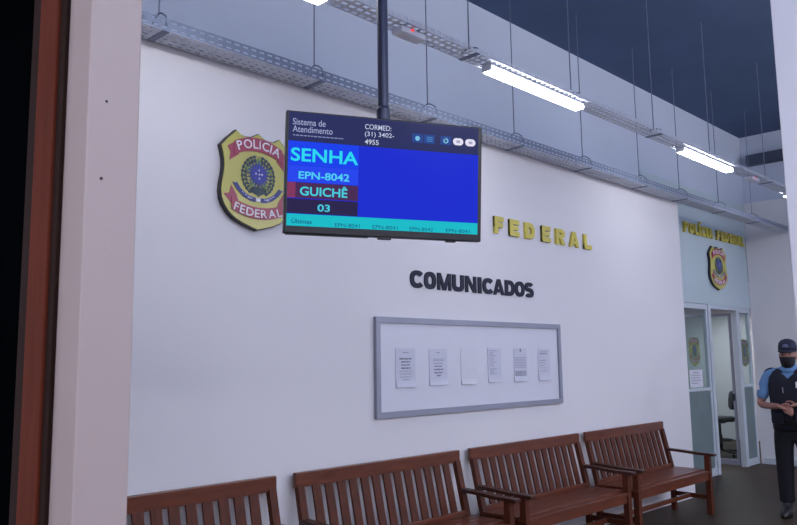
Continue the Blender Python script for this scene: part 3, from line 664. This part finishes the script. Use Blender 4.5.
for k, (a, b_) in enumerate(((-0.1, 0.1), (-0.15, 0.14), (-0.15, 0.12), (-0.15, 0.15), (-0.15, 0.05))): bx(t, a, b_, -0.0035, -0.0028, 0.19 - k * 0.035, 0.202 - k * 0.035)
part('print', t, 'ink', pn)

# ------------------------------------------------------------------ the guard
def evaluated(o):
    dg = bpy.context.evaluated_depsgraph_get(); dg.update()
    me = bpy.data.meshes.new_from_object(o.evaluated_get(dg)); bpy.data.objects.remove(o); return me
def skin(verts, edges, root=0, sub=2):
    me = bpy.data.meshes.new('skin'); me.from_pydata([v[:3] for v in verts], edges, []); o = bpy.data.objects.new('skin_tmp', me); COL.objects.link(o)
    o.modifiers.new('skin', 'SKIN')
    for i, v in enumerate(verts):
        r = v[3]; me.skin_vertices[0].data[i].radius = r if isinstance(r, tuple) else (r, r)
        me.skin_vertices[0].data[i].use_root = (i == root)
    o.modifiers['skin'].use_smooth_shade = True
    s_ = o.modifiers.new('sub', 'SUBSURF'); s_.levels = sub; s_.render_levels = sub
    return evaluated(o)
def merged(meshes, voxel=None):
    bm = bmesh.new()
    for m_ in meshes: bm.from_mesh(m_); bpy.data.meshes.remove(m_)
    me = mesh_of(bm, 'merged')
    if voxel is None: return me
    o = bpy.data.objects.new('merge_tmp', me); COL.objects.link(o)
    r = o.modifiers.new('r', 'REMESH'); r.mode = 'VOXEL'; r.voxel_size = voxel; r.use_smooth_shade = True
    s_ = o.modifiers.new('s', 'SMOOTH'); s_.factor = 0.5; s_.iterations = 3
    return evaluated(o)
GA = math.radians(-82)
gd = thing('person', 'guard in a cap, black mask, light blue shirt and dark vest, hands clasped in front', 'person', (8.47, -1.27, 0), GA)
SHX = 0.205
Lel, Rel = (0.305, -0.03, 1.115), (-0.295, -0.03, 1.105)
Lwr, Rwr = (0.085, -0.255, 1.125), (-0.060, -0.275, 1.105)
V = [(0, 0.0, 0.95, (0.15, 0.11)), (0, 0.005, 1.10, (0.15, 0.105)), (0, 0.005, 1.28, (0.165, 0.11)), (0, 0.01, 1.41, (0.105, 0.068)), (0, 0.005, 1.49, 0.056), (0, -0.012, 1.56, 0.052),
     (SHX - 0.015, 0.01, 1.415, 0.060), Lel + (0.042,), Lwr + (0.030,), (-SHX + 0.015, 0.01, 1.415, 0.060), Rel + (0.042,), Rwr + (0.030,),
     (0.095, 0, 0.88, 0.085), (0.115, -0.005, 0.50, 0.058), (0.125, 0.02, 0.09, 0.042), (-0.095, 0, 0.88, 0.085), (-0.105, -0.005, 0.50, 0.058), (-0.11, 0.02, 0.09, 0.042), (0.13, -0.12, 0.045, 0.034), (-0.125, -0.12, 0.045, 0.034)]
Ed = [(0, 1), (1, 2), (2, 3), (3, 4), (4, 5), (3, 6), (6, 7), (7, 8), (3, 9), (9, 10), (10, 11), (0, 12), (12, 13), (13, 14), (0, 15), (15, 16), (16, 17), (14, 18), (17, 19)]
body = skin(V, Ed, 0, 2)
# head
hb = bmesh.new(); HZ = 1.615
prof = [(-0.128, 0.030, 0.030, -0.045), (-0.118, 0.044, 0.045, -0.042), (-0.095, 0.057, 0.068, -0.030), (-0.06, 0.066, 0.084, -0.016), (-0.02, 0.072, 0.093, -0.006), (0.02, 0.075, 0.097, 0.0), (0.06, 0.075, 0.098, 0.004), (0.095, 0.066, 0.088, 0.008), (0.12, 0.046, 0.062, 0.010), (0.132, 0.02, 0.03, 0.010)]
loft(hb, [(0, cy, HZ + z, rx, ry) for z, rx, ry, cy in prof], 32)
for v in hb.verts:   # brow, sockets, nose
    x, y, z = v.co; zz = z - HZ
    if y < -0.05:
        v.co.y -= 0.020 * math.exp(-(x / 0.014) ** 2) * math.exp(-((zz + 0.035) / 0.026) ** 2)
        v.co.y += 0.009 * (math.exp(-((x - 0.033) / 0.017) ** 2) + math.exp(-((x + 0.033) / 0.017) ** 2)) * math.exp(-((zz - 0.002) / 0.014) ** 2)
nose = bmesh.new(); loft(nose, [(0, -0.088, HZ - 0.055, 0.010, 0.010), (0, -0.104, HZ - 0.046, 0.016, 0.016), (0, -0.103, HZ - 0.030, 0.010, 0.013), (0, -0.094, HZ + 0.005, 0.007, 0.010)], 12)
ears = bmesh.new()
for s_ in (-1, 1):
    e = bmesh.new(); loft(e, [(0, 0, -0.032, 0.007, 0.010), (0, 0, -0.015, 0.010, 0.018), (0, 0.004, 0.012, 0.011, 0.021), (0, 0.004, 0.030, 0.007, 0.012)], 12); bmesh.ops.translate(e, vec=(s_ * 0.078, 0.010, HZ - 0.012), verts=e.verts)
    me = bpy.data.meshes.new('e'); e.to_mesh(me); e.free(); ears.from_mesh(me); bpy.data.meshes.remove(me)
# hands: palm and five bent fingers each, right hand laid over the left
def hand(wr, fwd, side, thumb_side, curl):
    """wr wrist, fwd finger direction, side across the palm, curl direction the fingers bend to"""
    wr, f_, s_, c_ = Vector(wr), Vector(fwd).normalized(), Vector(side).normalized(), Vector(curl).normalized(); out_ = []
    def P(a, b_, c=0): return tuple(wr + f_ * a + s_ * b_ + c_ * c)
    out_.append(skin([P(-0.02, 0) + ((0.026, 0.020),), P(0.03, 0) + ((0.036, 0.016),), P(0.075, 0.0) + ((0.038, 0.014),)], [(0, 1), (1, 2)], 0, 2))
    for k, (off, L) in enumerate(((0.030, 0.066), (0.010, 0.076), (-0.010, 0.071), (-0.029, 0.056))):
        out_.append(skin([P(0.06, off) + (0.0092,), P(0.085 + L * 0.22, off * 1.05, 0.004) + (0.0090,), P(0.085 + L * 0.62, off * 1.08, 0.020) + (0.0083,), P(0.085 + L * 0.72, off * 1.08, 0.046) + (0.0070,)], [(0, 1), (1, 2), (2, 3)], 0, 2))
    th = thumb_side
    out_.append(skin([P(0.010, 0.020 * th) + (0.012,), P(0.040, 0.048 * th, 0.006) + (0.0115,), P(0.068, 0.060 * th, 0.014) + (0.0098,), P(0.090, 0.058 * th, 0.026) + (0.008,)], [(0, 1), (1, 2), (2, 3)], 0, 2))
    return out_
hl = hand(Lwr, (-0.80, -0.12, -0.28), (0.30, -0.15, -0.9), -1, (0.05, 0.9, -0.2))
hr = hand(Rwr, (0.78, -0.22, -0.30), (-0.30, -0.10, -0.9), -1, (0.0, 0.9, -0.25))
for m_ in hr:
    for v in m_.vertices: v.co.y -= 0.030
body = merged([body, mesh_of(hb, 'h'), mesh_of(nose, 'n'), mesh_of(ears, 'e')] + hl + hr, 0.0065)
part('body', body, 'skin', gd, smooth=True)
# eyes and brows
for s_ in (-1, 1):
    t = bmesh.new(); bmesh.ops.create_uvsphere(t, u_segments=14, v_segments=8, radius=0.0115); bmesh.ops.scale(t, vec=(1.15, 0.7, 0.55), verts=t.verts); part('eye', t, 'eye', gd, loc=(s_ * 0.033, -0.0845, HZ + 0.001), smooth=True)
    t = bmesh.new(); tubeline(t, [(s_ * 0.015, -0.098, HZ + 0.018), (s_ * 0.033, -0.095, HZ + 0.023), (s_ * 0.052, -0.084, HZ + 0.018)], [0.0035, 0.0045, 0.003], 6); part('eyebrow', t, 'hair', gd)
# hair below the cap
t = bmesh.new(); loft(t, [(0, 0.022, HZ - 0.050, 0.062, 0.072), (0, 0.020, HZ - 0.01, 0.078, 0.088), (0, 0.016, HZ + 0.045, 0.0795, 0.092)], 28); 
bmesh.ops.delete(t, geom=[v for v in t.verts if v.co.y < -0.012], context='VERTS'); ob = part('hair', t, 'hair', gd, smooth=True); ob.modifiers.new('s', 'SOLIDIFY').thickness = 0.006
# mask
t = bmesh.new(); loft(t, [(0, cy - 0.004, HZ + z, rx + 0.006, ry + ex) for z, rx, ry, cy, ex in ((-0.132, 0.032, 0.034, -0.045, 0.004), (-0.118, 0.045, 0.047, -0.042, 0.007), (-0.095, 0.058, 0.069, -0.030, 0.010), (-0.06, 0.067, 0.085, -0.018, 0.018), (-0.032, 0.070, 0.091, -0.010, 0.022), (-0.018, 0.072, 0.094, -0.008, 0.018))], 32)
bmesh.ops.delete(t, geom=[v for v in t.verts if v.co.y > -0.015], context='VERTS'); ob = part('face_mask', t, 'mask', gd, smooth=True); ob.modifiers.new('s', 'SOLIDIFY').thickness = 0.003
# cap
t = bmesh.new(); loft(t, [(0, 0.006, HZ + 0.040, 0.086, 0.108), (0, 0.006, HZ + 0.085, 0.088, 0.110), (0, 0.008, HZ + 0.125, 0.080, 0.100), (0, 0.010, HZ + 0.152, 0.058, 0.074), (0, 0.012, HZ + 0.166, 0.024, 0.03), (0, 0.012, HZ + 0.168, 0.004, 0.005)], 32)
cp = part('cap', t, 'cap', gd, smooth=True)
t = bmesh.new(); A_, B_ = [], []
for k in range(17):
    a = math.pi * (1 + k / 16); c_, s_ = math.cos(a), math.sin(a)
    A_.append(t.verts.new((0.087 * c_, 0.006 + 0.107 * s_, HZ + 0.046))); B_.append(t.verts.new((0.086 * c_, 0.0 + (0.107 + 0.068 * abs(s_) ** 0.6) * s_, HZ + 0.046 - 0.022 * abs(s_) - 0.008 * c_ * c_)))
for k in range(16): t.faces.new((A_[k], A_[k + 1], B_[k + 1], B_[k]))
ob = part('visor', t, 'cap', cp, smooth=True); ob.modifiers.new('s', 'SOLIDIFY').thickness = 0.005
t = bmesh.new(); prism(t, [(-0.028, HZ + 0.078), (0.028, HZ + 0.078), (0.022, HZ + 0.105), (0, HZ + 0.112), (-0.022, HZ + 0.105)], -0.098, -0.1075); part('cap_emblem', t, mat('cap_badge', (92, 100, 130), 0.6), cp, label='pale emblem on the cap front')
# shirt: collar, shoulders and short sleeves
sv = [(0, 0.005, 1.08, (0.168, 0.118)), (0, 0.005, 1.28, (0.180, 0.122)), (0, 0.010, 1.432, (0.138, 0.096)), (0, 0.004, 1.485, (0.068, 0.066)),
      (SHX - 0.008, 0.01, 1.415, 0.074), (0.255, -0.008, 1.27, 0.068), (0.292, -0.026, 1.155, 0.066), (-SHX + 0.008, 0.01, 1.415, 0.074), (-0.248, -0.008, 1.27, 0.068), (-0.285, -0.026, 1.145, 0.066)]
part('shirt', skin(sv, [(0, 1), (1, 2), (2, 3), (2, 4), (4, 5), (5, 6), (2, 7), (7, 8), (8, 9)], 1, 2), 'shirt', gd, smooth=True)
t = bmesh.new(); loft(t, [(0, 0.004, 1.435, 0.112, 0.094), (0, 0.0, 1.470, 0.088, 0.084), (0, -0.004, 1.50, 0.072, 0.074), (0, -0.008, 1.522, 0.067, 0.070)], 28, cap=False); ob = part('collar', t, 'shirt', gd, smooth=True); ob.modifiers.new('s', 'SOLIDIFY').thickness = 0.006
for s_ in (-1, 1):
    t = bmesh.new(); tubeline(t, [(s_ * 0.150, 0.010, 1.480), (s_ * 0.185, 0.006, 1.473), (s_ * 0.216, 0.002, 1.456), (s_ * 0.238, 0.000, 1.428)], [0.010, 0.014, 0.014, 0.010], 8); part('shoulder_strap', t, 'vest', gd)
    t = bmesh.new(); bx(t, -0.020, 0.020, -0.001, 0.003, -0.024, 0.024, bev=0.001); ob = part('sleeve_patch', t, 'sh_white', gd, loc=(s_ * 0.294, -0.068, 1.285)); ob.rotation_euler = (0, 0, s_ * 0.75)
# vest
t = bmesh.new(); loft(t, [(0, 0.0, 0.86, 0.185, 0.140, 0.85), (0, 0.0, 1.00, 0.196, 0.150, 0.85), (0, 0.0, 1.15, 0.200, 0.152, 0.85), (0, 0.0, 1.30, 0.205, 0.150, 0.82), (0, 0.004, 1.39, 0.196, 0.134, 0.8), (0, 0.006, 1.445, 0.172, 0.112, 0.85), (0, 0.006, 1.478, 0.120, 0.090)], 40)
for v in t.verts:
    if v.co.z > 1.34 and v.co.y < -0.02 and abs(v.co.x) < 0.085: v.co.z -= 0.075 * (1 - abs(v.co.x) / 0.085) * min(1, (v.co.z - 1.34) / 0.1)
vs_ = part('vest', t, 'vest', gd, smooth=True)
for xa, xb, za, zb in ((-0.165, -0.06, 0.93, 1.03), (0.05, 0.155, 0.93, 1.03)):
    t = bmesh.new(); bx(t, xa, xb, -0.185, -0.135, za, zb, bev=0.012); part('pouch', t, 'vest', vs_)
t = bmesh.new(); bx(t, 0.075, 0.125, -0.158, -0.148, 1.285, 1.345, bev=0.002); part('vest_badge', t, 'sh_white', vs_, label='small white badge on the chest')
t = bmesh.new(); bx(t, -0.050, -0.040, -0.160, -0.150, 1.235, 1.290, bev=0.002); part('pen', t, 'frame', vs_)
t = bmesh.new(); loft(t, [(0, 0, 0.915, 0.190, 0.147, 0.85), (0, 0, 0.965, 0.201, 0.154, 0.85)], 40); part('belt', t, 'boot', gd)
# trousers, boots, watch
tv_ = [(0, 0.0, 0.97, (0.165, 0.122)), (0, 0, 0.90, (0.165, 0.122)), (0.098, 0.0, 0.80, 0.108), (0.115, 0.0, 0.50, 0.088), (0.124, 0.012, 0.17, 0.078), (0.125, 0.012, 0.12, 0.080), (-0.098, 0.0, 0.80, 0.108), (-0.106, 0.0, 0.50, 0.088), (-0.110, 0.012, 0.17, 0.078), (-0.110, 0.012, 0.12, 0.080)]
part('trousers', skin(tv_, [(0, 1), (1, 2), (2, 3), (3, 4), (4, 5), (1, 6), (6, 7), (7, 8), (8, 9)], 1, 2), 'trouser', gd, smooth=True)
for s_, x in ((1, 0.127), (-1, -0.114)):
    t = bmesh.new(); loft(t, [(x, -0.055, 0.002, 0.050, 0.145), (x, -0.055, 0.028, 0.054, 0.150), (x, -0.045, 0.060, 0.052, 0.132), (x, -0.010, 0.095, 0.048, 0.085), (x, 0.015, 0.14, 0.050, 0.058), (x, 0.018, 0.20, 0.050, 0.054)], 24); part('boot', t, 'boot', gd, smooth=True)
wv = Vector(Lwr); av = (Vector(Lwr) - Vector(Lel)).normalized(); pc = wv - av * 0.035
t = bmesh.new(); tubeline(t, [pc - av * 0.012, pc + av * 0.012], 0.037, 20); wt = part('watch_strap', t, 'mask', gd)
t = bmesh.new(); bx(t, -0.02, 0.02, -0.006, 0.006, -0.02, 0.02, bev=0.004); ob = part('watch_face', t, 'frame', wt, loc=pc + Vector((0.005, -0.038, 0.006)))
